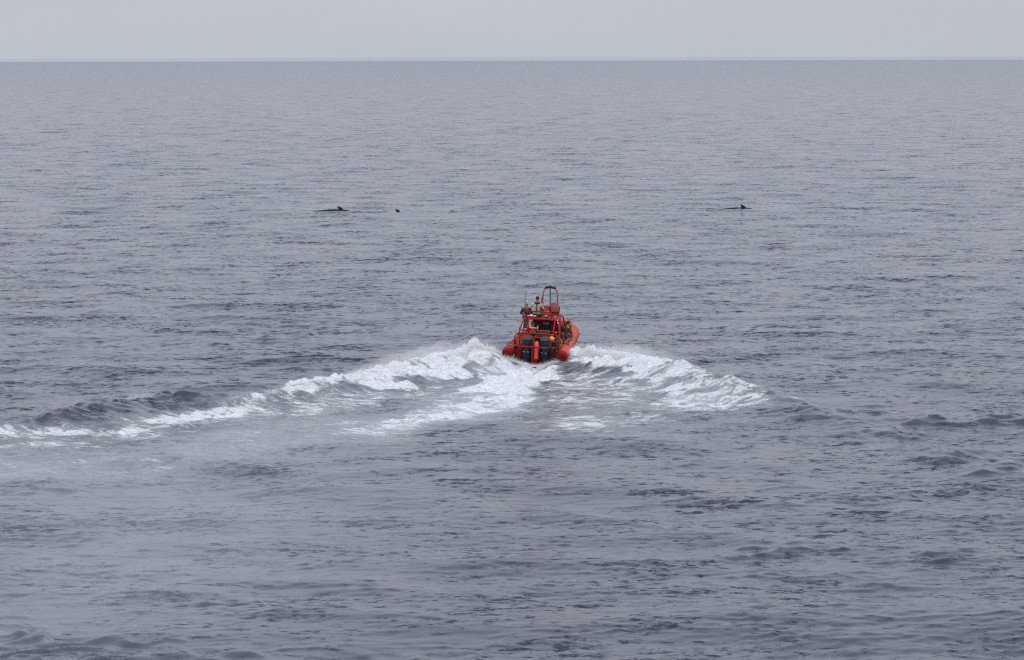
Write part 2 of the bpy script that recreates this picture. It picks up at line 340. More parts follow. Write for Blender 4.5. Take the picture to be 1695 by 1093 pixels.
    me.loops.add(q.size); me.loops.foreach_set('vertex_index', q.ravel())
    me.polygons.add(len(q)); me.polygons.foreach_set('loop_start', np.arange(0, q.size, 4, dtype=np.int32))
    me.update(calc_edges=True); me.shade_smooth()
    # slope the sheet cannot carry far away goes into the gloss, and near into the fine ripple
    micro = .04 + .07 * np.clip(np.log10(np.maximum(Y0, 70) / 70) / 1.6, 0, 1)
    ripple = (1 - .7 * slick) * np.ones_like(X0)
    for n_, arr in (('foam', foam), ('aerated', aer), ('ripple', ripple), ('micro', micro)):
        at = me.attributes.new(n_, 'FLOAT', 'POINT'); at.data.foreach_set('value', arr.ravel().astype(np.float32))
    me.materials.append(water_material())
    o = bpy.data.objects.new('sea', me); C.objects.link(o); o['kind'] = 'structure'
    o['label'] = 'grey choppy open sea with the white foaming wake of the boat'
    print('sea verts', len(V), 'tris', len(q) * 2)
    return o
build_sea()

# ---------------------------------------------------------------- helpers for things
MAT = {
    'tube': principled('faded_orange_red_fabric', (.60, .08, .045), .6, var=.25, scale=3.5, bump=.004, spec=.25),
    'tube_end': principled('deep_red_rubber', (.24, .009, .006), .6, var=.35, scale=6, spec=.15),
    'frame': principled('red_painted_steel', (.36, .009, .005), .38, var=.35, scale=9, spec=.2),
    'panel': principled('red_gelcoat', (.19, .008, .006), .5, var=.4, scale=5, spec=.15),
    'pale_red': principled('sunbleached_red_paint', (.42, .16, .15), .5, var=.35, scale=12),
    'hull': principled('red_hull_gelcoat', (.20, .012, .008), .5, var=.35, scale=3, spec=.2),
    'black': principled('black_rubber', (.012, .012, .014), .6, var=.4, scale=14),
    'print': principled('dark_maroon_print', (.035, .008, .008), .6),
    'deck': principled('worn_grey_deck', (.16, .09, .08), .75, var=.5, scale=8, bump=.003),
    'engine': principled('dark_slate_engine_paint', (.010, .016, .026), .38, var=.4, scale=6, coat=.12, spec=.25),
    'engine_top': principled('slate_grey_cowl_top', (.05, .062, .075), .35, var=.3, scale=7, coat=.15, spec=.3),
    'metal': principled('brushed_steel', (.55, .56, .57), .32, metal=.9, var=.2, scale=20),
    'white': principled('white_plastic', (.78, .78, .76), .45, var=.08, scale=10),
    'salmon': principled('salmon_plastic', (.62, .20, .13), .5, var=.25, scale=8),
    'fender': principled('bright_red_vinyl', (.72, .05, .045), .38, var=.2, scale=5, coat=.3),
    'fender_top': principled('pinkish_red_vinyl', (.80, .16, .15), .45, var=.15, scale=5),
    'yellow': principled('yellow_float_plastic', (.78, .46, .04), .45, var=.25, scale=14),
    'orange': principled('orange_rope', (.72, .20, .03), .7, var=.3, scale=30, bump=.004),
    'olive': principled('dark_olive_cloth', (.055, .05, .036), .85, var=.4, scale=9, bump=.006),
    'olive_pale': principled('worn_olive_canvas', (.13, .12, .085), .85, var=.4, scale=9, bump=.006),
    'cream': principled('cream_cotton_shirt', (.52, .49, .38), .85, var=.22, scale=7, bump=.008),
    'tan': principled('tan_cotton_trousers', (.33, .24, .15), .85, var=.25, scale=7, bump=.008),
    'navy': principled('navy_waterproof', (.02, .028, .05), .6, var=.4, scale=8, bump=.008),
    'black_cloth': principled('black_cloth', (.013, .013, .016), .85, var=.4, scale=8, bump=.006),
    'red_cloth': principled('red_waterproof', (.48, .045, .025), .6, var=.3, scale=8, bump=.008),
    'dark_red': principled('dark_red_cloth', (.16, .02, .018), .8, var=.35, scale=8, bump=.006),
    'blue': principled('royal_blue_cloth', (.02, .09, .38), .75, var=.3, scale=10, bump=.004),
    'cap_green': principled('pale_grey_green_cloth', (.36, .40, .34), .85, var=.25, scale=10, bump=.004),
    'skin': principled('tanned_skin', (.42, .22, .15), .55, var=.15, scale=12),
    'skin_pale': principled('flushed_skin', (.55, .30, .24), .55, var=.12, scale=12),
    'hair': principled('dark_hair', (.018, .013, .012), .7, var=.4, scale=40, bump=.01),
    'eye': principled('dark_eye', (.01, .01, .012), .2),
    'lip': principled('lip', (.32, .12, .10), .5),
    'dolphin': principled('wet_dark_grey_skin', (.014, .015, .02), .35, var=.3, scale=2, spec=.15),
    'spray': principled('white_spray', (.92, .93, .94), .9, spec=.2),
}

def link(name, bm, mat, parent=None, smooth=True, M=None):
    me = bpy.data.meshes.new(name)
    if isinstance(bm, bmesh.types.BMesh):
        bmesh.ops.recalc_face_normals(bm, faces=bm.faces); bm.to_mesh(me); bm.free()
    else: me = bm; me.name = name
    if mat and not me.materials: me.materials.append(MAT[mat] if isinstance(mat, str) else mat)
    if smooth:
        me.shade_smooth()
        try: me.set_sharp_from_angle(angle=math.radians(42))
        except Exception: pass
    o = bpy.data.objects.new(name, me); C.objects.link(o)
    if parent is not None: o.parent = parent
    if M is not None: o.matrix_world = M
    return o
def tag(o, label, cat, group=None):
    o['label'] = label; o['category'] = cat
    if group: o['group'] = group
    return o
def empty(name, M, label, cat, group=None):
    o = bpy.data.objects.new(name, None); C.objects.link(o); o.matrix_world = M; o.empty_display_size = .2
    return tag(o, label, cat, group)

def catmull(pts, n):
    pts = [Vector(p) for p in pts]
    if len(pts) < 3: return [pts[0].lerp(pts[-1], i / n) for i in range(n + 1)]
    P = [pts[0] * 2 - pts[1]] + pts + [pts[-1] * 2 - pts[-2]]; res = []
    for i in range(len(pts) - 1):
        p0, p1, p2, p3 = P[i:i + 4]
        for k in range(n):
            t = k / n
            res.append(.5 * ((2 * p1) + (p2 - p0) * t + (2 * p0 - 5 * p1 + 4 * p2 - p3) * t * t + (3 * p1 - p0 - 3 * p2 + p3) * t**3))
    res.append(pts[-1]); return res
def frames_along(path):
    T = []
    for i in range(len(path)):
        a, b = path[max(i - 1, 0)], path[min(i + 1, len(path) - 1)]
        T.append((b - a).normalized())
    up = Vector((0, 0, 1)) if abs(T[0].z) < .9 else Vector((1, 0, 0))
    n = (up - T[0] * up.dot(T[0])).normalized(); fr = []
    for t in T:
        n = (n - t * n.dot(t)).normalized(); fr.append((n, t.cross(n), t))
    return fr
def tube(bm, pts, r, seg=8, n=4, cap=True, closed=False, flat=1.0):
    """swept round tube; r a number or one radius per control point"""
    path = catmull(pts, n) if n > 1 else [Vector(p) for p in pts]
    m = len(path)
    if isinstance(r, (int, float)): rs = [r] * m
    else: rs = [np.interp(i / (m - 1) * (len(r) - 1), range(len(r)), r) for i in range(m)]
    rings = []
    for p, (a, b, t), q in zip(path, frames_along(path), rs):
        rings.append([bm.verts.new(p + (a * math.cos(2 * math.pi * k / seg) * flat + b * math.sin(2 * math.pi * k / seg)) * q) for k in range(seg)])
    for A, B in zip(rings[:-1], rings[1:]):
        for k in range(seg): bm.faces.new((A[k], A[(k + 1) % seg], B[(k + 1) % seg], B[k]))
    if cap: bm.faces.new(rings[0][::-1]); bm.faces.new(rings[-1])
    return path
def rounded(pts, r=.12, closed=False):
    """replace corners of a polyline by small arcs (three points each)"""
    P = [Vector(p) for p in pts]; out = []
    n = len(P); rng_ = range(n) if closed else range(1, n - 1)
    if not closed: out.append(P[0])
    for i in rng_:
        a, b, c = P[i - 1], P[i], P[(i + 1) % n]
        u = (a - b); v = (c - b); q = min(r, u.length * .45, v.length * .45)
        u = b + u.normalized() * q; v = b + v.normalized() * q
        for t in (0, .25, .5, .75, 1): out.append(u * (1 - t)**2 + b * 2 * t * (1 - t) + v * t * t)
    if closed: out.append(out[0])
    else: out.append(P[-1])
    return out
def pipe(bm, pts, r, corner=.12, closed=False, seg=8):
    tube(bm, rounded(pts, corner, closed), r, seg, n=1, cap=not closed)
def box(bm, c, s, bev=.01, rot=None):
    M = Matrix.Translation(c) @ (rot or Matrix()) @ Matrix.Diagonal((*s, 1))
    g = bmesh.ops.create_cube(bm, size=1, matrix=M); vs = g['verts']
    es = list({e for v in vs for e in v.link_edges})
    if bev: bmesh.ops.bevel(bm, geom=es, offset=bev, segments=2, affect='EDGES', profile=.5)
def ball(bm, c, r, sub=2, sc=(1, 1, 1), rot=None):
    bmesh.ops.create_icosphere(bm, subdivisions=sub, radius=r, matrix=Matrix.Translation(c) @ (rot or Matrix()) @ Matrix.Diagonal((*sc, 1)))
def loft(bm, rings, cap=True):
    R = [[bm.verts.new(p) for p in r] for r in rings]; k = len(R[0])
    for A, B in zip(R[:-1], R[1:]):
        for i in range(k): bm.faces.new((A[i], A[(i + 1) % k], B[(i + 1) % k], B[i]))
    if cap: bm.faces.new(R[0][::-1]); bm.faces.new(R[-1])
def oval(cx, cy, z, rx, ry, k=16, e=2.6, tilt=0.0):
    out = []
    for i in range(k):
        a = 2 * math.pi * i / k; c, s = math.cos(a), math.sin(a)
        x = rx * math.copysign(abs(c)**(2 / e), c); y = ry * math.copysign(abs(s)**(2 / e), s)
        out.append(Vector((cx + x, cy + y, z + y * tilt)))
    return out
NB = bmesh.new

def skin(name, nodes, edges, mat, parent, sub=2, root=None, M=None):
    """one continuous surface grown round a skeleton; nodes: key -> (point, radius or (rx, ry))"""
    keys = list(nodes); me = bpy.data.meshes.new(name)
    me.from_pydata([nodes[k][0] for k in keys], [(keys.index(a), keys.index(b)) for a, b in edges], [])
    o = bpy.data.objects.new(name, me); C.objects.link(o)
    o.modifiers.new('skin', 'SKIN').use_smooth_shade = True
    s = o.modifiers.new('sub', 'SUBSURF'); s.levels = s.render_levels = sub
    for k, v in zip(keys, me.skin_vertices[0].data):
        r = nodes[k][1]; v.radius = (r, r) if isinstance(r, (int, float)) else r
        v.use_root = (k == (root or keys[0]))
    bpy.context.view_layer.update()
    ev = o.evaluated_get(bpy.context.evaluated_depsgraph_get())
    nm = bpy.data.meshes.new_from_object(ev); nm.materials.clear()
    bpy.data.objects.remove(o); bpy.data.meshes.remove(me)
    return link(name, nm, mat, parent, smooth=True)

# ---------------------------------------------------------------- the inflatable boat
BOAT = (Matrix.Translation((1.12, 147.75, -.02)) @ Matrix.Rotation(math.radians(-10), 4, 'Z')
        @ Matrix.Rotation(math.radians(4), 4, 'X') @ Matrix.Rotation(math.radians(3), 4, 'Y'))
boat = empty('rigid_inflatable_boat', BOAT, 'orange-red rigid inflatable boat speeding away at the head of the white wake', 'boat')

TUBE_PTS = [(1.30, -.42, .52), (1.29, 1.0, .54), (1.25, 2.6, .57), (1.17, 4.2, .63), (1.05, 5.6, .72), (.62, 6.7, .82), (0, 7.15, .88)]
TUBE_R = [.27, .275, .27, .265, .255, .24, .22]
def tube_points(side): return [(side * x + (.11 * max(0, 1 - (y + .42) / 2.4) if side > 0 else 0), y, z) for x, y, z in TUBE_PTS]
def tube_path(side): return catmull(tube_points(side), 10)
def on_tube(side, u, ang, lift=.006):
    """point on the collar: u runs 0 to 1 from the stern, ang from the top, positive outboard"""
    path = tube_path(side); fi = u * (len(path) - 1); i = min(int(fi), len(path) - 2); f = fi - i
    p = path[i].lerp(path[i + 1], f); r = np.interp(u * 6, range(7), TUBE_R) + lift
    t = (path[i + 1] - path[i]).normalized(); up = (Vector((0, 0, 1)) - t * t.z).normalized(); outw = t.cross(up) * side
    return p + (up * math.cos(ang) + outw * math.sin(ang)) * r
for side in (-1, 1):
    bm = NB(); tube(bm, tube_points(side), TUBE_R, seg=24, n=8)
    t = link('tube', bm, 'tube', boat)
    bm = NB(); x = tube_points(side)[0][0]                                    # tapered end cone with its ring
    tube(bm, [(x, -.41, .52), (x, -.48, .52), (x, -.56, .515), (x, -.64, .505), (x, -.66, .50)], [.287, .283, .27, .235, .19], seg=24, n=3)
    link('end_cone', bm, 'tube_end', t)
    bm = NB()                                                      # rubbing strake along the outside
    pts = [on_tube(side, u, math.radians(100), -.01) for u in np.linspace(0, .98, 40)]
    tube(bm, pts, .045, 8, n=1); link('rubbing_strake', bm, 'tube_end', t)
    bm = NB()
    pts = [on_tube(side, u, math.radians(-38), .012) for u in np.linspace(.08, .9, 50)]
    for k, q in enumerate(pts): q.z += .03 * abs(math.sin(k * .65))
    tube(bm, pts, .012, 6, n=1); link('grab_line', bm, 'black', t)
    for uu in (.22, .45, .68):                                     # seams
        bm = NB(); ring = [on_tube(side, uu, a, .004) for a in np.linspace(-2.4, 2.4, 24)]
        tube(bm, ring, .012, 5, n=1); link('seam_tape', bm, 'tube_end', t)
    if side == -1:
        for k in range(6):                                         # black  anti-slip bars across the port tube
            u0 = .028 + k * .066; rows = []
            bm = NB()
            for u in (u0, u0 + .030):
                rows.append([(on_tube(-1, u + .012 * abs(a) , a, .004), on_tube(-1, u + .012 * abs(a), a, .018)) for a in np.linspace(-.35, 1.35, 9)])
            top = [[bm.verts.new(q[1]) for q in r_] for r_ in rows]; bot = [[bm.verts.new(q[0]) for q in r_] for r_ in rows]
            for i in range(8):
                bm.faces.new((top[0][i], top[0][i + 1], top[1][i + 1], top[1][i]))
                for a_, b_ in ((0, 0), (1, 1)): bm.faces.new((top[a_][i], top[a_][i + 1], bot[a_][i + 1], bot[a_][i]))
            for i in (0, 8): bm.faces.new((top[0][i], top[1][i], bot[1][i], bot[0][i]))
            link('anti_slip_bar', bm, 'black', t, smooth=False)
    else:
        # dark script printed along the starboard tube
        strokes = [[(.55, .02), (.535, .04), (.51, .26), (.485, .46), (.462, .58)], [(.485, .46), (.445, .44), (.425, .58), (.395, .60), (.385, .46)],
                   [(.40, .30), (.37, .44), (.355, .14)], [(.35, .16), (.325, .44), (.31, .20)], [(.33, .42), (.29, .30), (.275, .18)],
                   [(.27, .46), (.245, .34)], [(.262, .02), (.25, .16)], [(.27, .40), (.235, .56)]]
        for st in strokes:
            st = [(a_ - .055, b_ - .08) for a_, b_ in st]
            bm = NB(); pp = []
            for (a0, b0), (a1, b1) in zip(st[:-1], st[1:]):
                pp += [(a0 + (a1 - a0) * q, b0 + (b1 - b0) * q) for q in np.linspace(0, 1, 5)[:-1]]
            pp.append(st[-1]); L_, R_ = [], []
            for i, (u, v) in enumerate(pp):
                u2, v2 = pp[min(i + 1, len(pp) - 1)]; u1, v1 = pp[max(i - 1, 0)]
                du, dv = (u2 - u1) * 8.4, (v2 - v1) * .29; l = math.hypot(du, dv) or 1; wdt = .05
                nu, nv = -dv / l * wdt * 1.9 / 8.4, du / l * wdt / .29
                L_.append(bm.verts.new(on_tube(1, u + nu, v + nv, .005))); R_.append(bm.verts.new(on_tube(1, u - nu, v - nv, .005)))
            for i in range(len(pp) - 1): bm.faces.new((L_[i], L_[i + 1], R_[i + 1], R_[i]))
            link('lettering_stroke', bm, 'print', t)

# hull: deep V under the collar, transom, floor
bm = NB(); st = []
for y, kz, cx, cz, gx, gz in ((0, -.12, .98, .22, 1.06, .50), (1.5, -.12, .98, .22, 1.06, .52), (3.2, -.08, .95, .26, 1.05, .56), (4.8, .02, .80, .34, .90, .62), (6.0, .22, .50, .48, .60, .70), (6.9, .52, .12, .62, .2, .8)):
    st.append([Vector(p) for p in ((0, y, kz), (cx * .5, y, kz + (cz - kz) * .42), (cx, y, cz), (gx, y, gz), (gx * .96, y, gz - .10), (0, y, gz - .12), (-gx * .96, y, gz - .10), (-gx, y, gz), (-cx, y, cz), (-cx * .5, y, kz + (cz - kz) * .42))])
loft(bm, st); link('hull', bm, 'hull', boat)
bm = NB(); box(bm, (0, -.02, .42), (2.0, .09, .62), .015); box(bm, (.74, -.12, .35), (.36, .16, .34), .02); box(bm, (-.80, -.12, .38), (.30, .14, .30), .02)
link('transom', bm, 'hull', boat)
bm = NB(); box(bm, (0, 3.0, .47), (1.9, 5.4, .05), .005); link('deck', bm, 'deck', boat)
for sx, fl in ((.78, 1), (-.72, 1)):
    bm = NB(); box(bm, (sx, -.30, -.02), (.34, .3, .03), .005); link('trim_tab', bm, 'metal', boat)

# twin outboards
def outboard(x):
    root = bpy.data.objects.new('outboard_motor', None); C.objects.link(root); root.parent = boat; root.location = (x, -.34, 0); root.rotation_euler = (math.radians(-5), 0, 0)
    bm = NB()
    loft(bm, [oval(0, .03, .22, .19, .25), oval(0, .01, .40, .235, .31), oval(0, .0, .62, .255, .34), oval(0, 0, .95, .262, .37), oval(0, 0, 1.10, .262, .37), oval(0, .01, 1.17, .25, .355)])
    link('cowl', bm, 'engine', root)
    bm = NB(); loft(bm, [oval(0, .01, 1.172, .240, .345), oval(0, .01, 1.205, .240, .345)]); link('black_band', bm, 'black', root)
    bm = NB(); loft(bm, [oval(0, .01, 1.206, .262, .37), oval(0, .02, 1.26, .262, .37), oval(0, .03, 1.33, .245, .34, tilt=.05), oval(0, .05, 1.385, .19, .27, tilt=.06), oval(0, .06, 1.405, .10, .15, tilt=.06)])
    link('cowl_cap', bm, 'engine_top', root)
    bm = NB(); loft(bm, [oval(0, .05, .0, .12, .2), oval(0, .04, .21, .17, .24)]); link('midsection', bm, 'engine', root)
    bm = NB(); loft(bm, [oval(0, 0, -.42, .05, .16), oval(0, 0, -.1, .06, .18), oval(0, .02, -.005, .11, .19)]); link('lower_leg', bm, 'black', root)
    bm = NB(); box(bm, (0, -.06, -.06), (.26, .42, .02), .004); link('cavitation_plate', bm, 'black', root)
    bm = NB(); tube(bm, [(0, .22, -.44), (0, .05, -.45), (0, -.18, -.45), (0, -.26, -.45)], [.03, .08, .07, .03], 12)
    g = link('gearcase', bm, 'engine', root)
    bm = NB()
    for k in range(3):
        a_ = k * 2.094; M_ = Matrix.Translation((0, -.22, -.45)) @ Matrix.Rotation(a_, 4, 'Y') @ Matrix.Rotation(.5, 4, 'Z')
        box(bm, M_ @ Vector((0, 0, .13)), (.13, .012, .17), .003, M_.to_3x3().to_4x4())
    link('propeller', bm, 'metal', root)
    for sx in (-1, 1):
        bm = NB(); box(bm, (sx * .10, -.352, .62), (.09, .012, .028), .004); link('badge', bm, 'metal', root)
    bm = NB(); box(bm, (-.09, -.222, .42), (.07, .02, .05), .006); link('tell_tale', bm, 'white', root)
    bm = NB(); box(bm, (0, .31, .62), (.30, .16, .34), .02); box(bm, (.0, .24, .25), (.22, .12, .4), .02); link('mounting_bracket', bm, 'black', root)
    bm = NB(); tube(bm, [(0, .33, .95), (.02, .55, .80), (.05, .8, .7)], .03, 8); link('control_hose', bm, 'black', root)
outboard(-.36); outboard(.53)

# red guard frames round the engines
def frame(name, paths, r=.032, mat='frame', corner=.14, closed=False, parent=boat):
    bm = NB()
    for p in paths: pipe(bm, p, r, corner, closed)
    return link(name, bm, mat, parent)
frame('engine_guard_hoop', [[(-.78, -1.02, .98), (.92, -1.02, .98), (.92, -.98, 1.46), (-.78, -.98, 1.46)]], .03, corner=.2, closed=True)
bm = NB(); box(bm, (.07, -1.0, 1.22), (.085, .05, .5), .01); link('guard_upright', bm, 'frame', boat)
bm = NB(); box(bm, (.07, -.75, .45), (.30, .10, 1.06), .02); link('rudder_post', bm, 'panel', boat)
frame('stern_arch', [[(-1.06, -.15, .72), (-1.02, -.1, 1.35), (-.86, -.1, 1.49), (1.02, -.1, 1.49), (1.16, -.1, 1.35), (1.22, -.15, .72)]], .036, corner=.14)
for x in (-.98, 1.12):
    for q in ([(x, -.12, 1.42), (x * .84, -.98, 1.30)], [(x, -.15, .85), (x * .84, -1.0, 1.02)]): frame('guard_stay', [q], .024)
# big roll cage
frame('cage_rear_hoop', [[(-1.08, .55, .74), (-.96, 1.15, 1.62), (-.84, 1.5, 1.96), (.84, 1.5, 1.96), (.98, 1.15, 1.62), (1.12, .55, .74)]], .04, corner=.16)
frame('cage_front_hoop', [[(-1.05, 3.3, .80), (-.84, 3.1, 1.96), (.84, 3.1, 1.96), (1.05, 3.3, .80)]], .04, corner=.16)
for x in (-.82, .82):
    frame('cage_top_rail', [[(x, 1.5, 1.96), (x, 3.1, 1.96)]], .036)
frame('cage_cross_bar', [[(-.98, 1.02, 1.44), (1.0, 1.02, 1.44)]], .034)
frame('cage_cross_bar', [[(-.98, .9, 1.30), (1.0, .9, 1.30)]], .022)
for x in (-.62, .70): frame('cage_upright', [[(x, 1.42, 1.95), (x, .95, 1.3), (x, .8, .6)]], .04)
for s_ in (-1, 1):
    frame('side_rail', [[(s_ * .84, 1.6, 1.95), (s_ * 1.10, 3.4, 1.42), (s_ * 1.02, 5.2, 1.25), (s_ * .5, 6.5, 1.28)]], .028, corner=.3)
    for q in ([(s_ * 1.0, 1.0, 1.55), (s_ * 1.14, 2.2, .86)], [(s_ * 1.02, 2.6, 1.68), (s_ * 1.14, 2.8, .86)], [(s_ * 1.08, 4.2, 1.34), (s_ * 1.1, 4.3, .9)]): frame('side_stay', [q], .026)
    bm = NB(); box(bm, (s_ * .98, .35, .86), (.10, .9, .44), .03); link('side_box', bm, 'panel', boat)
# salmon tank strapped inside the port quarter, window slip panels
bm = NB(); tube(bm, [(-.90, -.02, .78), (-.90, -.02, .84), (-.90, -.02, 1.2), (-.90, -.02, 1.26)], [.04, .075, .075, .05], 14); link('gas_bottle', bm, 'salmon', boat)
bm = NB(); tube(bm, [(-.72, .0, .9), (-.72, .02, 1.25)], .03, 10, n=2); link('gas_bottle', bm, 'salmon', boat)
bm = NB(); box(bm, (-.70, 1.1, 1.27), (.16, .05, .18), .02); link('locker_hatch', bm, 'salmon', boat)
bm = NB(); pts = [(-.92, 1.28, 1.46), (-.86, 1.45, 1.82)]; tube(bm, pts, .022, 8, n=2); link('white_pole', bm, 'white', boat)
# upper platform, console and helm box
bm = NB(); box(bm, (0, 2.3, 1.93), (1.62, 1.6, .05), .01); link('platform', bm, 'panel', boat)
bm = NB(); box(bm, (0, 3.35, 1.15), (1.3, .9, 1.3), .06); link('console', bm, 'panel', boat)
bm = NB(); box(bm, (0.02, 3.7, 2.05), (1.1, .05, .5), .02, Matrix.Rotation(-.35, 4, 'X')); link('windscreen_surround', bm, 'panel', boat)
bm = NB(); box(bm, (.36, 3.5, 2.28), (.42, .05, .50), .03); link('backboard', bm, 'pale_red', boat)
bm = NB(); box(bm, (-.38, 2.45, 2.02), (.50, .42, .12), .03); link('helm_seat', bm, 'black', boat)
bm = NB(); box(bm, (.16, 1.3, 1.26), (.62, .35, .34), .03); link('engine_box', bm, 'olive_pale', boat)
bm = NB(); box(bm, (-.33, 1.25, 1.36), (.34, .3, .05), .01); link('grey_hatch', bm, 'metal', boat)
bm = NB(); tube(bm, [(-.52, 1.18, 1.56), (-.12, 1.18, 1.56)], .013, 6, n=2); tube(bm, [(-.12, 1.18, 1.50), (-.10, 1.18, 1.68)], .02, 6, n=2); link('grab_handle', bm, 'white', boat)
frame('platform_rail', [[(-.80, 1.75, 1.95), (-.80, 1.72, 2.30), (.46, 1.72, 2.30), (.50, 1.75, 1.95)]], .03, corner=.1)
frame('platform_rail', [[(-.80, 1.75, 2.20), (-.84, 3.0, 2.22)]], .026)
bm = NB(); box(bm, (-.48, 1.50, 2.105), (.46, .04, .045), .008); link('stern_light_bar', bm, 'white', boat)
for q in ((.70, 1.47, 2.12), (.82, 1.47, 1.95), (.88, 1.3, 1.86), (.84, 1.0, 1.42), (.86, .98, 1.26), (-.99, -.14, .86)):
    bm = NB(); ball(bm, q, .035, 2); link('fitting', bm, 'white', boat)
for q in ((-.52, 1.58, 2.14), (.22, 1.58, 2.12)):
    bm = NB(); ball(bm, q, .05, 2, (1.6, 1, .8)); link('work_lamp', bm, 'metal', boat)
# tall arch above the foredeck
frame('arch', [[(-0.44, 4.6, 1.2), (-0.45, 4.55, 2.75), (-0.36, 4.55, 3.10), (0.22, 4.55, 3.10), (0.32, 4.55, 2.75), (0.25, 4.6, 1.2)]], .036, 'pale_red', corner=.18)
frame('arch_stay', [[(-0.50, 4.0, 1.3), (-0.49, 4.5, 2.62)], [(0.32, 4.0, 1.3), (0.32, 4.5, 2.62)]], .022, 'frame')
bm = NB(); tube(bm, [(-0.35, 4.55, 3.08), (-0.18, 4.55, 3.115), (0.02, 4.55, 3.115), (0.21, 4.55, 3.08)], .062, 12, n=4); link('arch_padding', bm, 'black', boat)
bm = NB(); tube(bm, [(-0.08, 4.5, 3.08), (-0.08, 4.5, 3.22)], .04, 10, n=2); link('arch_light', bm, 'black', boat)
bm = NB(); tube(bm, [(-0.08, 4.47, 3.10), (-0.02, 4.3, 2.2), (0.02, 4.1, 1.5)], .028, 8); tube(bm, [(-0.02, 4.3, 2.25), (0.12, 4.2, 1.5)], .02, 8, n=2); link('arch_brace', bm, 'engine', boat)
# whip aerial on the port rail
bm = NB(); tube(bm, [(-.93, 2.0, 2.0), (-.93, 2.0, 2.35), (-.94, 2.0, 3.25)], [.026, .018, .008], 8, n=3); link('whip_aerial', bm, 'black', boat)
for x in (-.93,):
    bm = NB(); tube(bm, [(x, 2.0, 1.98), (x, 2.0, 2.1)], .035, 8, n=2); link('aerial_base', bm, 'metal', boat)
# foredeck samson post and bow fender
bm = NB(); box(bm, (0, 6.0, .95), (.12, .12, .3), .02); link('mooring_post', bm, 'metal', boat)
# dark gear locker on the starboard quarter
bm = NB(); box(bm, (.93, .05, 1.02), (.30, .34, .24), .03); box(bm, (.86, -.25, .66), (.16, .16, .26), .03); link('gear_locker', bm, 'black', boat)

def at(x, y, z, rz=0, rx=0, ry=0):
    return BOAT @ Matrix.Translation((x, y, z)) @ Matrix.Rotation(math.radians(rz), 4, 'Z') @ Matrix.Rotation(math.radians(rx), 4, 'X') @ Matrix.Rotation(math.radians(ry), 4, 'Y')

# loose things carried on the boat
f = empty('fender', at(.20, -.90, .1), 'bright red tall round-topped fender standing between the two outboard motors', 'fender')
bm = NB(); tube(bm, [(0, 0, .28), (0, 0, .32), (0, 0, .7), (0, 0, .88)], [.07, .10, .10, .10], 16, n=3); link('fender_body', bm, 'fender', f)
bm = NB(); tube(bm, [(0, 0, .881), (0, 0, 1.06), (0, 0, 1.13), (0, 0, 1.155)], [.105, .105, .075, .02], 16, n=3); link('fender_top', bm, 'fender_top', f)
f = empty('float_ball', at(.84, -.22, 1.30), 'round yellow float hung beside the starboard outboard motor', 'float')
bm = NB(); ball(bm, (0, 0, 0), .14, 3, (1, 1, .95)); link('float_body', bm, 'yellow', f)
bm = NB(); tube(bm, [(0, 0, .11), (0, 0, .16), (-.02, .06, .20)], .016, 8); link('float_eye', bm, 'orange', f)
f = empty('rope_coil', at(1.14, .28, 1.06, 0, 70), 'orange rope coil hung on the starboard quarter beside the olive bag', 'rope')
bm = NB(); pts = []
for k in range(90):
    a_ = k * 2 * math.pi / 18; pts.append((math.cos(a_) * (.13 + .012 * math.sin(k)), math.sin(a_) * (.17 + .01 * math.cos(k * 1.7)), .02 * math.sin(k * .9) + k * .0009))
tube(bm, pts, .017, 6, n=1); tube(bm, [(.1, .1, 0), (.14, -.1, .05), (.10, -.26, .03)], .016, 6); link('rope', bm, 'orange', f)
def bag(name, M, L_, r, mat, label):
    b_ = empty(name, M, label, 'bag'); bm = NB()
    tube(bm, [(0, -L_ / 2, 0), (0, -L_ / 2 + .04, 0), (0, -L_ * .2, .01), (0, L_ * .2, 0), (0, L_ / 2 - .04, 0), (0, L_ / 2, 0)], [r * .7, r, r * 1.05, r * 1.02, r, r * .7], 18, n=4)
    for v in bm.verts: v.co += Vector((noise.noise(v.co * 7), noise.noise(v.co * 7 + Vector((9, 0, 0))), 0)) * .03
    link('bag_body', bm, mat, b_)
    for q in (-.22, .2):
        bm = NB(); ring = [(math.cos(a_) * r * 1.09, q * L_, math.sin(a_) * r * 1.09) for a_ in np.linspace(0, 2 * math.pi, 20)]
        tube(bm, ring, .014, 6, n=1, cap=False); link('strap', bm, 'black', b_)
    bm = NB(); tube(bm, [(-.03, -.2 * L_, r), (0, 0, r + .07), (.03, .2 * L_, r)], .014, 6); link('handle', bm, 'black', b_)
bag('duffel_bag', at(1.02, 1.75, 1.02, 0, 62), .62, .15, 'olive', 'dark olive duffel bag propped against the starboard tube behind the seated person')
bag('duffel_bag', at(-.80, 1.55, 1.72, 8, 80), .50, .115, 'olive_pale', 'worn grey-olive bag hung inside the port side of the red cage')

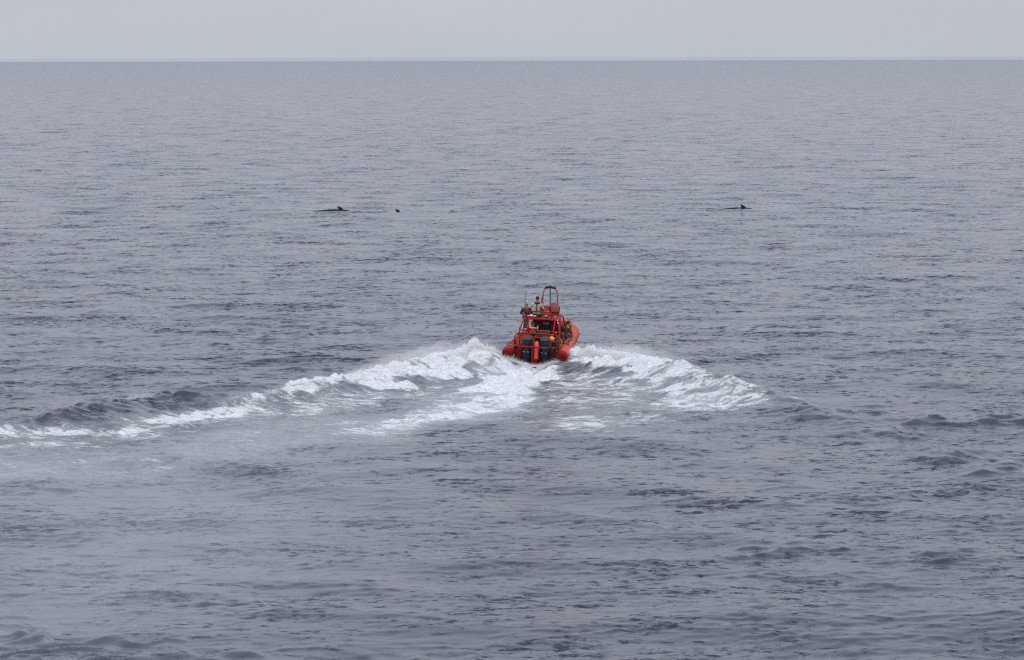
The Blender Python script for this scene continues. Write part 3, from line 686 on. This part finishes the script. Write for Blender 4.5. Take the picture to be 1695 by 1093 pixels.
# ---------------------------------------------------------------- people
def person(M, label, pose, look):
    """seated or standing figure in its own frame: hips at the origin, facing +y"""
    root = empty('person', M, label, 'person')
    P = {k: Vector(v) for k, v in pose.items()}
    hip, chest, neck, head = P['hip'], P['chest'], P['neck'], P['head']
    n, e = {}, []
    def add(k, p, r, to=None):
        n[k] = (Vector(p), r)
        if to: e.append((to, k))
    fwd = P.get('fwd', Vector((0, 1, 0))).normalized()
    add('hip', hip, (.15, .12)); add('waist', hip.lerp(chest, .5), (.135, .10), 'hip'); add('chest', chest, (.165, .12), 'waist')
    add('neck', neck, (.06, .06), 'chest'); add('skull0', neck.lerp(head, .55), (.075, .085), 'neck'); add('skull1', head + Vector((0, 0, .0)), (.082, .098), 'skull0'); add('skull2', head + (head - neck).normalized() * .07, (.062, .075), 'skull1')
    for s, t in ((-1, 'l'), (1, 'r')):
        sh, el, wr = P['sh' + t], P['el' + t], P['wr' + t]
        add('sh' + t, sh, .062, 'chest'); add('ua' + t, sh.lerp(el, .5), .05, 'sh' + t); add('el' + t, el, .042, 'ua' + t); add('fa' + t, el.lerp(wr, .4), .042, 'el' + t); add('wr' + t, wr, .028, 'fa' + t)
        d = (wr - el).normalized(); sd = d.cross(Vector((0, 0, 1))); sd = sd.normalized() if sd.length > .1 else Vector((1, 0, 0)); dn = d.cross(sd).normalized()
        if dn.z > 0: dn = -dn
        add('pa' + t, wr + d * .06, (.036, .02), 'wr' + t)
        for q, (off, ln) in enumerate(((-.03, .07), (-.01, .08), (.01, .075), (.03, .058))):
            b_ = wr + d * .095 + sd * off; add(f'f{q}a{t}', b_, .0095, 'pa' + t)
            add(f'f{q}b{t}', b_ + d * ln * .5 + dn * .012, .009, f'f{q}a{t}'); add(f'f{q}c{t}', b_ + d * ln * .75 + dn * .035, .008, f'f{q}b{t}')
        add('tha' + t, wr + d * .045 - sd * .04 * s, .011, 'pa' + t); add('thb' + t, wr + d * .085 - sd * .06 * s + dn * .015, .009, 'tha' + t)
        hp, kn, an, to = hip + Vector((.09 * s, 0, -.02)), P['kn' + t], P['an' + t], P['to' + t]
        add('hp' + t, hp, .09, 'hip'); add('th' + t, hp.lerp(kn, .5), .078, 'hp' + t); add('kn' + t, kn, .055, 'th' + t); add('ca' + t, kn.lerp(an, .35), .055, 'kn' + t); add('an' + t, an, .036, 'ca' + t); add('to' + t, to, .038, 'an' + t)
    skin('body', n, e, look.get('skin', 'skin'), root, sub=2, root='hip')
    G = .022
    def sub(keys, extra, name, mat, rootk):
        nn = {k: (n[k][0], tuple(x + extra for x in (n[k][1] if isinstance(n[k][1], tuple) else (n[k][1],) * 2))) for k in keys}
        skin(name, nn, [(a_, b_) for a_, b_ in e if a_ in nn and b_ in nn], mat, root, sub=2, root=rootk)
    up = ['hip', 'waist', 'chest']
    for t in 'lr': up += ['sh' + t, 'ua' + t, 'el' + t, 'fa' + t]
    sub(up, G, 'jacket', look['top'], 'hip')
    lo = ['hip'] + [a_ + t for t in 'lr' for a_ in ('hp', 'th', 'kn', 'ca', 'an')]
    sub(lo, G * .7, 'trousers', look['bottom'], 'hip')
    for t in 'lr':
        bm = NB(); an, to = P['an' + t], P['to' + t]; d = (to - an).normalized()
        tube(bm, [an + Vector((0, 0, .04)), an, an.lerp(to, .5) - Vector((0, 0, .01)), to + d * .08], [.055, .06, .055, .035], 10, n=3); link('boot', bm, 'black', root)
    # face
    side = fwd.cross(Vector((0, 0, 1))).normalized(); upv = (head - neck).normalized()
    for s in (-1, 1):
        bm = NB(); ball(bm, head + fwd * .088 + side * .03 * s + upv * .005, .012, 2); link('eye', bm, 'eye', root)
        bm = NB(); ball(bm, head + side * .085 * s - fwd * .005 - upv * .005, .03, 2, (.45, .8, 1.1)); link('ear', bm, look.get('skin', 'skin'), root)
    bm = NB(); ball(bm, head + fwd * .105 - upv * .022, .018, 2, (.8, 1, 1.3)); link('nose', bm, look.get('skin', 'skin'), root)
    bm = NB(); ball(bm, head + fwd * .088 - upv * .058, .018, 2, (1.3, .5, .4)); link('mouth', bm, 'lip', root)
    def cap_shell(name, mat, grow, low, brim=0):
        bm = NB(); ball(bm, (0, 0, 0), 1, 3)
        keep = [v for v in bm.verts if v.co.z < low - .55 * max(0, -v.co.y) * (1 if name == 'hair' or name == 'hood' else 0)]
        bmesh.ops.delete(bm, geom=keep, context='VERTS')
        q = Matrix((side, fwd, upv)).transposed().to_4x4()
        for v in bm.verts:
            v.co = head + upv * .02 + (q @ Vector((v.co.x * (.092 + grow), v.co.y * (.112 + grow), v.co.z * (.112 + grow)))).xyz
        link(name, bm, mat, root)
        if brim:
            bm = NB(); rings = []
            for rr, zz in ((.09 + grow, .03), (.10 + brim, .012), (.10 + brim, .004), (.085 + grow, .02)):
                rings.append([head + side * math.cos(a_) * rr + fwd * math.sin(a_) * rr * (1.12) + upv * zz for a_ in np.linspace(0, 2 * math.pi, 20)[:-1]])
            loft(bm, rings, cap=False); link('brim', bm, mat, root)
    hw = look['head']
    if hw == 'hair': cap_shell('hair', 'hair', .008, .05)
    elif hw == 'hood': cap_shell('hood', look['hood'], .024, .1)
    else: cap_shell('hair', 'hair', .004, .05); cap_shell('cap', hw, .022, .12, brim=.05)
    if look.get('harness'):
        mtr = look['harness']; back = -fwd
        bm = NB()
        ring = [neck - upv * .035 + side * math.cos(a_) * .125 + fwd * math.sin(a_) * .12 for a_ in np.linspace(0, 2 * math.pi, 24)]
        tube(bm, ring, .034, 10, n=1, cap=False); link('lifejacket_collar', bm, mtr, root)
        bm = NB(); a0 = neck - upv * .05 + back * .12; a1 = chest + back * .165; a2 = hip.lerp(chest, .28) + back * .145
        tube(bm, [a0, a1, hip.lerp(chest, .5) + back * .15, a2], .021, 8, n=4); link('back_strap', bm, mtr, root)
        bm = NB(); c_ = hip.lerp(chest, .27)
        ring = [c_ + side * math.cos(a_) * .182 + fwd * math.sin(a_) * .152 - upv * .02 * abs(math.cos(a_)) for a_ in np.linspace(0, 2 * math.pi, 28)]
        tube(bm, ring, .020, 8, n=1, cap=False); link('waist_strap', bm, mtr, root)
    if look.get('vest'):
        nn = {k: (n[k][0], tuple(x + .045 for x in n[k][1])) for k in ('waist', 'chest')}
        nn['top'] = (chest.lerp(neck, .55), (.12, .10)); skin('lifejacket', nn, [('waist', 'chest'), ('chest', 'top')], look['vest'], root, sub=2, root='waist')
    return root

def seated(lean=0.0, arm='down', head_off=(0, 0, 0), knees=.42, foot=-.44, spread=.13, fwd=(0, 1, 0)):
    z = {'hip': (0, 0, .10), 'chest': (0, lean * .4, .46), 'neck': (0, lean * .6 + .01, .64), 'head': (head_off[0], lean * .7 + .03 + head_off[1], .80 + head_off[2]),
         'shl': (-.19, lean * .45, .53), 'shr': (.19, lean * .45, .53), 'knl': (-spread, knees, .10), 'knr': (spread, knees, .10),
         'anl': (-spread, knees + .05, foot + .08), 'anr': (spread, knees + .05, foot + .08), 'tol': (-spread, knees + .22, foot + .04), 'tor': (spread, knees + .22, foot + .04), 'fwd': fwd}
    if arm == 'down': z.update(ell=(-.27, .08 + lean * .4, .28), elr=(.27, .08 + lean * .4, .28), wrl=(-.17, .32, .20), wrr=(.17, .32, .20))
    elif arm == 'helm': z.update(ell=(-.38, .10, .33), elr=(.33, .10, .28), wrl=(-.50, .34, .30), wrr=(.34, .36, .22))
    return z
SEAT = 'people aboard the orange-red boat'
person(at(-.38, 2.42, 2.02, 2), 'helmsman in a cream shirt with a black lifejacket harness, seated highest with back turned', seated(arm='helm', foot=-.36, knees=.40),
       dict(top='cream', bottom='tan', head='hair', harness='black_cloth', skin='skin'))
person(at(-.94, 2.6, 1.72, 10), 'person in a pale brimmed hat, red lifejacket and navy jacket beside the thin aerial', seated(lean=.08, arm='down', foot=-.1, knees=.5),
       dict(top='navy', bottom='navy', head='cap_green', vest='dark_red', skin='skin'))
person(at(.0, 3.05, 1.50, -6), 'person in a red hooded jacket, low at the right of the helmsman', seated(lean=.10, arm='down', foot=-.4),
       dict(top='red_cloth', bottom='dark_red', head='hood', hood='red_cloth', skin='skin'))
person(at(-.43, 1.72, .86, 172), 'person in a round blue hat sitting under the platform, facing the stern', seated(lean=.02, arm='down', foot=-.40, spread=.1, knees=.34),
       dict(top='dark_red', bottom='dark_red', head='blue', skin='skin_pale'))
st_pose = {'hip': (0, 0, .0), 'chest': (0, .02, .36), 'neck': (0, .05, .53), 'head': (0, .12, .64), 'shl': (-.2, .02, .42), 'shr': (.2, .02, .42), 'ell': (-.29, .04, .16), 'elr': (.29, .04, .16),
           'wrl': (-.2, .26, .08), 'wrr': (.2, .26, .08), 'knl': (-.12, .10, -.40), 'knr': (.12, .10, -.40), 'anl': (-.12, .02, -.72), 'anr': (.12, .02, -.72), 'tol': (-.13, .16, -.76), 'tor': (.13, .16, -.76)}
person(at(.17, 2.0, 1.30, 4), 'person in black clothing standing under the platform in the middle of the red cage', st_pose,
       dict(top='black_cloth', bottom='black_cloth', head='hair', skin='skin', harness='black_cloth'))
person(at(1.02, 3.0, .80, -18), 'person in a dark olive coat and black hat sitting on the starboard tube', seated(lean=.10, arm='down', foot=-.26, knees=.30, head_off=(.02, .02, -.04)),
       dict(top='olive', bottom='olive', head='black_cloth', skin='skin'))

# ---------------------------------------------------------------- dolphins surfacing beyond the boat
def dolphin(x, y, rz, z, label, fin_only=False):
    root = empty('dolphin', Matrix.Translation((x, y, z)) @ Matrix.Rotation(rz, 4, 'Z'), label, 'dolphin', 'dolphins surfacing beyond the boat')
    bm = NB(); rings = []
    for t_ in np.linspace(0, 1, 26):
        X_ = 1.45 - 4.2 * t_                       # head at +x, tail at -x
        r_ = .42 * math.sin(math.pi * min(1, (t_ + .02) / .62) * .5)**.6 if t_ < .6 else .42 * (1 - ((t_ - .6) / .4)**1.25 * .88)
        zc = -.40 - .42 * max(0, .28 - t_) * 4 * (.28 - t_) * 3 - .10 * max(0, t_ - .55) * 2 + (.42 - r_) * .70
        if t_ < .06: r_ *= .55
        rings.append([Vector((X_, math.cos(a_) * r_ * .86, zc + math.sin(a_) * r_)) for a_ in np.linspace(0, 2 * math.pi, 19)[:-1]])
    loft(bm, rings); link('body', bm, 'dolphin', root)
    bm = NB(); rings = []
    for h_, x0, x1, th_ in ((-.14, .30, -.36, .05), (.0, .22, -.30, .042), (.1, .10, -.27, .032), (.20, -.04, -.30, .024), (.28, -.20, -.38, .012), (.31, -.34, -.43, .004)):
        c_, l_ = (x0 + x1) / 2, (x0 - x1) / 2
        rings.append([Vector((c_ + l_ * math.cos(a_), th_ * math.sin(a_), h_)) for a_ in np.linspace(0, 2 * math.pi, 13)[:-1]])
    loft(bm, rings); link('dorsal_fin', bm, 'dolphin', root)
    bm = NB()
    for s_ in (-1, 1):
        loft(bm, [[Vector((-2.75 + a * .5 * q - .1 * k, s_ * (.02 + k * .14), -.62 + .03 * b * q)) for a, b in ((.6, 0), (0, 1), (-.4, 0), (0, -1))] for k, q in ((0, 1), (1.2, .95), (2.6, .6), (3.6, .15))])
    link('tail_fluke', bm, 'dolphin', root)
    for s_ in (-1, 1):
        bm = NB(); loft(bm, [[Vector((.75 + a * .16 * q - .12 * k, s_ * (.26 + k * .13), -.62 - .08 * k + .02 * b * q)) for a, b in ((1, 0), (0, 1), (-1, 0), (0, -1))] for k, q in ((0, 1), (1, 1), (2, .75), (3, .2))])
        link('flipper', bm, 'dolphin', root)
dolphin(-16.7, 294.5, 0.0, .25, 'dark dolphin with long low back and tall fin, farthest left of the three')
dolphin(-11.1, 296.0, 0.05, -.11, 'small dark dolphin fin alone above the water, between the other two dolphins')
dolphin(22.9, 296.5, 0.03, .235, 'dark dolphin with long thin back and swept fin, beyond and right of the boat')

# ---------------------------------------------------------------- spray thrown up by the hull: drops as real geometry
def drops(name, label, P, size, cat='spray'):
    P = np.asarray(P, np.float32); n = len(P)
    T = np.array([(1, 1, 1), (1, -1, -1), (-1, 1, -1), (-1, -1, 1)], np.float32) * .6
    q = rng.normal(size=(n, 4)); q /= np.linalg.norm(q, axis=1)[:, None]; w_, x_, y_, z_ = q.T
    R = np.stack([1-2*(y_*y_+z_*z_), 2*(x_*y_-z_*w_), 2*(x_*z_+y_*w_), 2*(x_*y_+z_*w_), 1-2*(x_*x_+z_*z_), 2*(y_*z_-x_*w_), 2*(x_*z_-y_*w_), 2*(y_*z_+x_*w_), 1-2*(x_*x_+y_*y_)], -1).reshape(n, 3, 3)
    V = np.einsum('nij,kj->nki', R, T) * np.asarray(size)[:, None, None] + P[:, None, :]
    F_ = np.array([(0, 1, 2), (0, 3, 1), (0, 2, 3), (1, 3, 2)]); q = (np.arange(n)[:, None, None] * 4 + F_[None]).reshape(-1, 3).astype(np.int32)
    me = bpy.data.meshes.new(name); me.vertices.add(n * 4); me.vertices.foreach_set('co', V.astype(np.float32).ravel())
    me.loops.add(q.size); me.loops.foreach_set('vertex_index', q.ravel()); me.polygons.add(len(q)); me.polygons.foreach_set('loop_start', np.arange(0, q.size, 3, dtype=np.int32))
    me.update(calc_edges=True); me.shade_smooth(); me.materials.append(MAT['spray'])
    o = bpy.data.objects.new(name, me); C.objects.link(o); o['kind'] = 'stuff'; o['label'] = label; o['category'] = cat
    return o
def plume(path, n, size=(.008, .026), lean=(0, 0), power=2.2):
    """path rows: x, y, base z, height, half depth; finer and sparser upward"""
    A_ = np.array(path, float); seg = np.linalg.norm(np.diff(A_[:, :2], axis=0), axis=1); w_ = seg * (A_[:-1, 3] + A_[1:, 3]); w_ /= w_.sum()
    i = rng.choice(len(seg), n, p=w_); f_ = rng.random(n)[:, None]; B = A_[i] * (1 - f_) + A_[i + 1] * f_
    # jets: local height modulated along the path
    s_ = (i + f_[:, 0]); jet = .72 + .28 * np.sin(s_ * 9.1 + 1) * np.sin(s_ * 23.7) + .18 * np.sin(s_ * 57)
    u = rng.random(n)**power
    z = B[:, 2] + u * B[:, 3] * jet * (1 + .25 * rng.random(n)**3)
    x = B[:, 0] + rng.normal(size=n) * (.12 + .30 * B[:, 4] * u) + lean[0] * u; y = B[:, 1] + rng.normal(size=n) * B[:, 4] * (.5 + .6 * u) + lean[1] * u
    sz = size[0] + (size[1] - size[0]) * rng.random(n)**2.5
    return np.stack([x, y, z], -1), sz * (1 - .45 * u)
def join(*a): return np.concatenate([q[0] for q in a]), np.concatenate([q[1] for q in a])
p1 = plume([(-.15, 149.4, .05, .35, .4), (-.9, 149.2, .1, .75, .5), (-1.7, 148.4, .15, 1.2, .35), (-2.1, 147.8, .2, 1.1, .35), (-3.1, 146.0, .25, .66, .6), (-4.4, 144.0, .3, .46, .6), (-5.8, 141.6, .3, .36, .6), (-7.2, 139.0, .3, .30, .6), (-8.9, 136, .25, .26, .6), (-10.6, 133, .2, .18, .6), (-12.2, 130.6, .2, .12, .6)], 80000, (.006, .024), power=1.5)
p2 = plume([(-1.4, 150.0, .2, .85, .8), (-3.0, 149.0, .2, .80, .9), (-5.0, 146, .3, .55, 1.0), (-6.5, 143, .3, .3, .9)], 16000, (.004, .011), power=1.2)
P, S = join(p1, p2); drops('port_spray', 'white spray thrown up on the left side of the boat', P, S)
p1 = plume([(2.45, 147.9, .1, .35, .3), (3.1, 148.6, .15, .75, .5), (4.0, 148.4, .2, .74, .5), (5.0, 147.2, .25, .58, .6), (6.0, 146.0, .3, .46, .7), (7.2, 144.6, .3, .26, .7), (8.4, 141, .3, .14, .6), (10.1, 135, .3, .12, .5)], 70000, (.006, .022), power=1.6)
p2 = plume([(3.4, 149.8, .2, .75, .8), (5.0, 149.0, .3, .75, .9), (6.6, 147.6, .3, .80, .9), (7.4, 146.4, .3, .50, .9)], 6000, (.004, .016), power=1.0)
P, S = join(p1, p2); drops('starboard_spray', 'white spray thrown up on the right side of the boat', P, S)
p1 = plume([(-.9, 147.9, .25, .26, .15), (-.4, 147.2, .3, .22, .15), (.2, 146.7, .15, .18, .15), (.8, 146.2, .0, .16, .2), (1.4, 146.1, -.05, .2, .2), (2.1, 146.8, .1, .2, .15), (2.7, 147.5, .3, .2, .15)], 15000, (.006, .018), power=2.2)
drops('stern_spray', 'white churned spray boiling up behind the outboard motors', *p1)
p1 = plume([(-16.7, 130.2, .24, .16, .2), (-16.1, 130.7, .26, .34, .2), (-15.6, 130.9, .22, .12, .2)], 1800, (.008, .024), power=1.8)
drops('crest_splash', 'small white splash on the dark wave crest at far left', *p1)

def mist(name, path, density, label):
    m = bpy.data.materials.new(name); m.use_nodes = True; t = m.node_tree; t.nodes.clear()
    o_ = N(t, 'ShaderNodeOutputMaterial'); v = N(t, 'ShaderNodeVolumePrincipled'); v.inputs['Color'].default_value = (.995, .997, 1, 1); v.inputs['Density'].default_value = density
    t.links.new(v.outputs[0], o_.inputs['Volume'])
    A_ = np.array(path, float); n = 150; ts = np.linspace(0, len(A_) - 1, n); bm = NB(); rings = []
    for k, s_ in enumerate(ts):
        i = min(int(s_), len(A_) - 2); f_ = s_ - i; f_ = f_ * f_ * (3 - 2 * f_); x, y, z, h, d = A_[i] * (1 - f_) + A_[i + 1] * f_
        tx, ty = A_[i + 1, :2] - A_[i, :2]; l = math.hypot(tx, ty); nx, ny = -ty / l, tx / l; ring = []
        for j in range(22):
            a_ = 2 * math.pi * j / 22; q = Vector((x + nx * math.cos(a_) * d, y + ny * math.cos(a_) * d, z + (max(math.sin(a_), -.25)) * h))
            w_ = noise.noise(q * 1.7) * .30 + noise.noise(q * 4.1) * .22 + noise.noise(q * 9.3) * .12 + noise.noise(q * 19) * .06
            w_ *= min(h, .8); ring.append(q + Vector((nx * math.cos(a_) * w_ * .5, ny * math.cos(a_) * w_ * .5, max(0, math.sin(a_)) * w_ * 1.3)))
        rings.append(ring)
    loft(bm, rings); o = link(name, bm, m); o['kind'] = 'stuff'; o['label'] = label; o['category'] = 'mist'
mist('port_mist', [(-.2, 149.3, .0, .12, .15), (-.8, 149.2, .05, .50, .30), (-1.35, 148.8, .1, .82, .36), (-1.75, 148.4, .1, .98, .36), (-2.3, 147.6, .1, .76, .36), (-3.1, 146.1, .2, .54, .42), (-4.4, 144.0, .25, .40, .42), (-5.8, 141.6, .25, .32, .42), (-7.2, 139, .2, .22, .4), (-8.9, 136, .2, .14, .35), (-9.6, 135, .1, .04, .1)], 8.0, 'dense white water mist of the plume on the left of the boat')
mist('starboard_mist', [(2.5, 147.9, .0, .10, .12), (3.1, 148.5, .05, .48, .28), (3.9, 148.4, .1, .60, .34), (5.0, 147.2, .15, .48, .40), (6.0, 146.0, .2, .38, .42), (7.2, 144.6, .25, .20, .40), (8.2, 142, .2, .10, .3), (8.9, 139.5, .1, .03, .1)], 7.5, 'dense white water mist of the plume on the right of the boat')
mist('drifting_mist', [(-1.6, 150.4, .1, .3, .4), (-3.2, 149.3, .2, .75, .8), (-5.2, 146.4, .2, .55, .9), (-7, 143.4, .1, .25, .6), (-8, 141.5, 0, .05, .2)], .38, 'thin mist drifting behind the left plume')
mist('drifting_mist', [(3.6, 150.2, .1, .3, .4), (5.2, 149.6, .2, .62, .8), (7.0, 148.4, .1, .50, .9), (8.6, 147.4, .05, .18, .6), (9.4, 147, 0, .04, .2)], .35, 'thin mist drifting behind the right plume')
scene.cycles.volume_bounces = 10; scene.cycles.max_bounces = 14

# ---------------------------------------------------------------- sea air, thin layer of haze over the whole scene
bm = NB(); bmesh.ops.create_cube(bm, size=1, matrix=Matrix.Translation((0, 6515, 6.2)) @ Matrix.Diagonal((26000, 15130, 18.4, 1)))
hm = bpy.data.materials.new('haze_air'); hm.use_nodes = True; ht = hm.node_tree; ht.nodes.clear()
ho = N(ht, 'ShaderNodeOutputMaterial'); hv = N(ht, 'ShaderNodeVolumePrincipled'); hv.inputs['Color'].default_value = (.36, .52, .74, 1)
hv.inputs['Density'].default_value = 1.3e-5; ht.links.new(hv.outputs[0], ho.inputs['Volume'])
o = link('haze', bm, hm, smooth=False); o['kind'] = 'stuff'; o['label'] = 'thin pale sea haze fading the distant water'
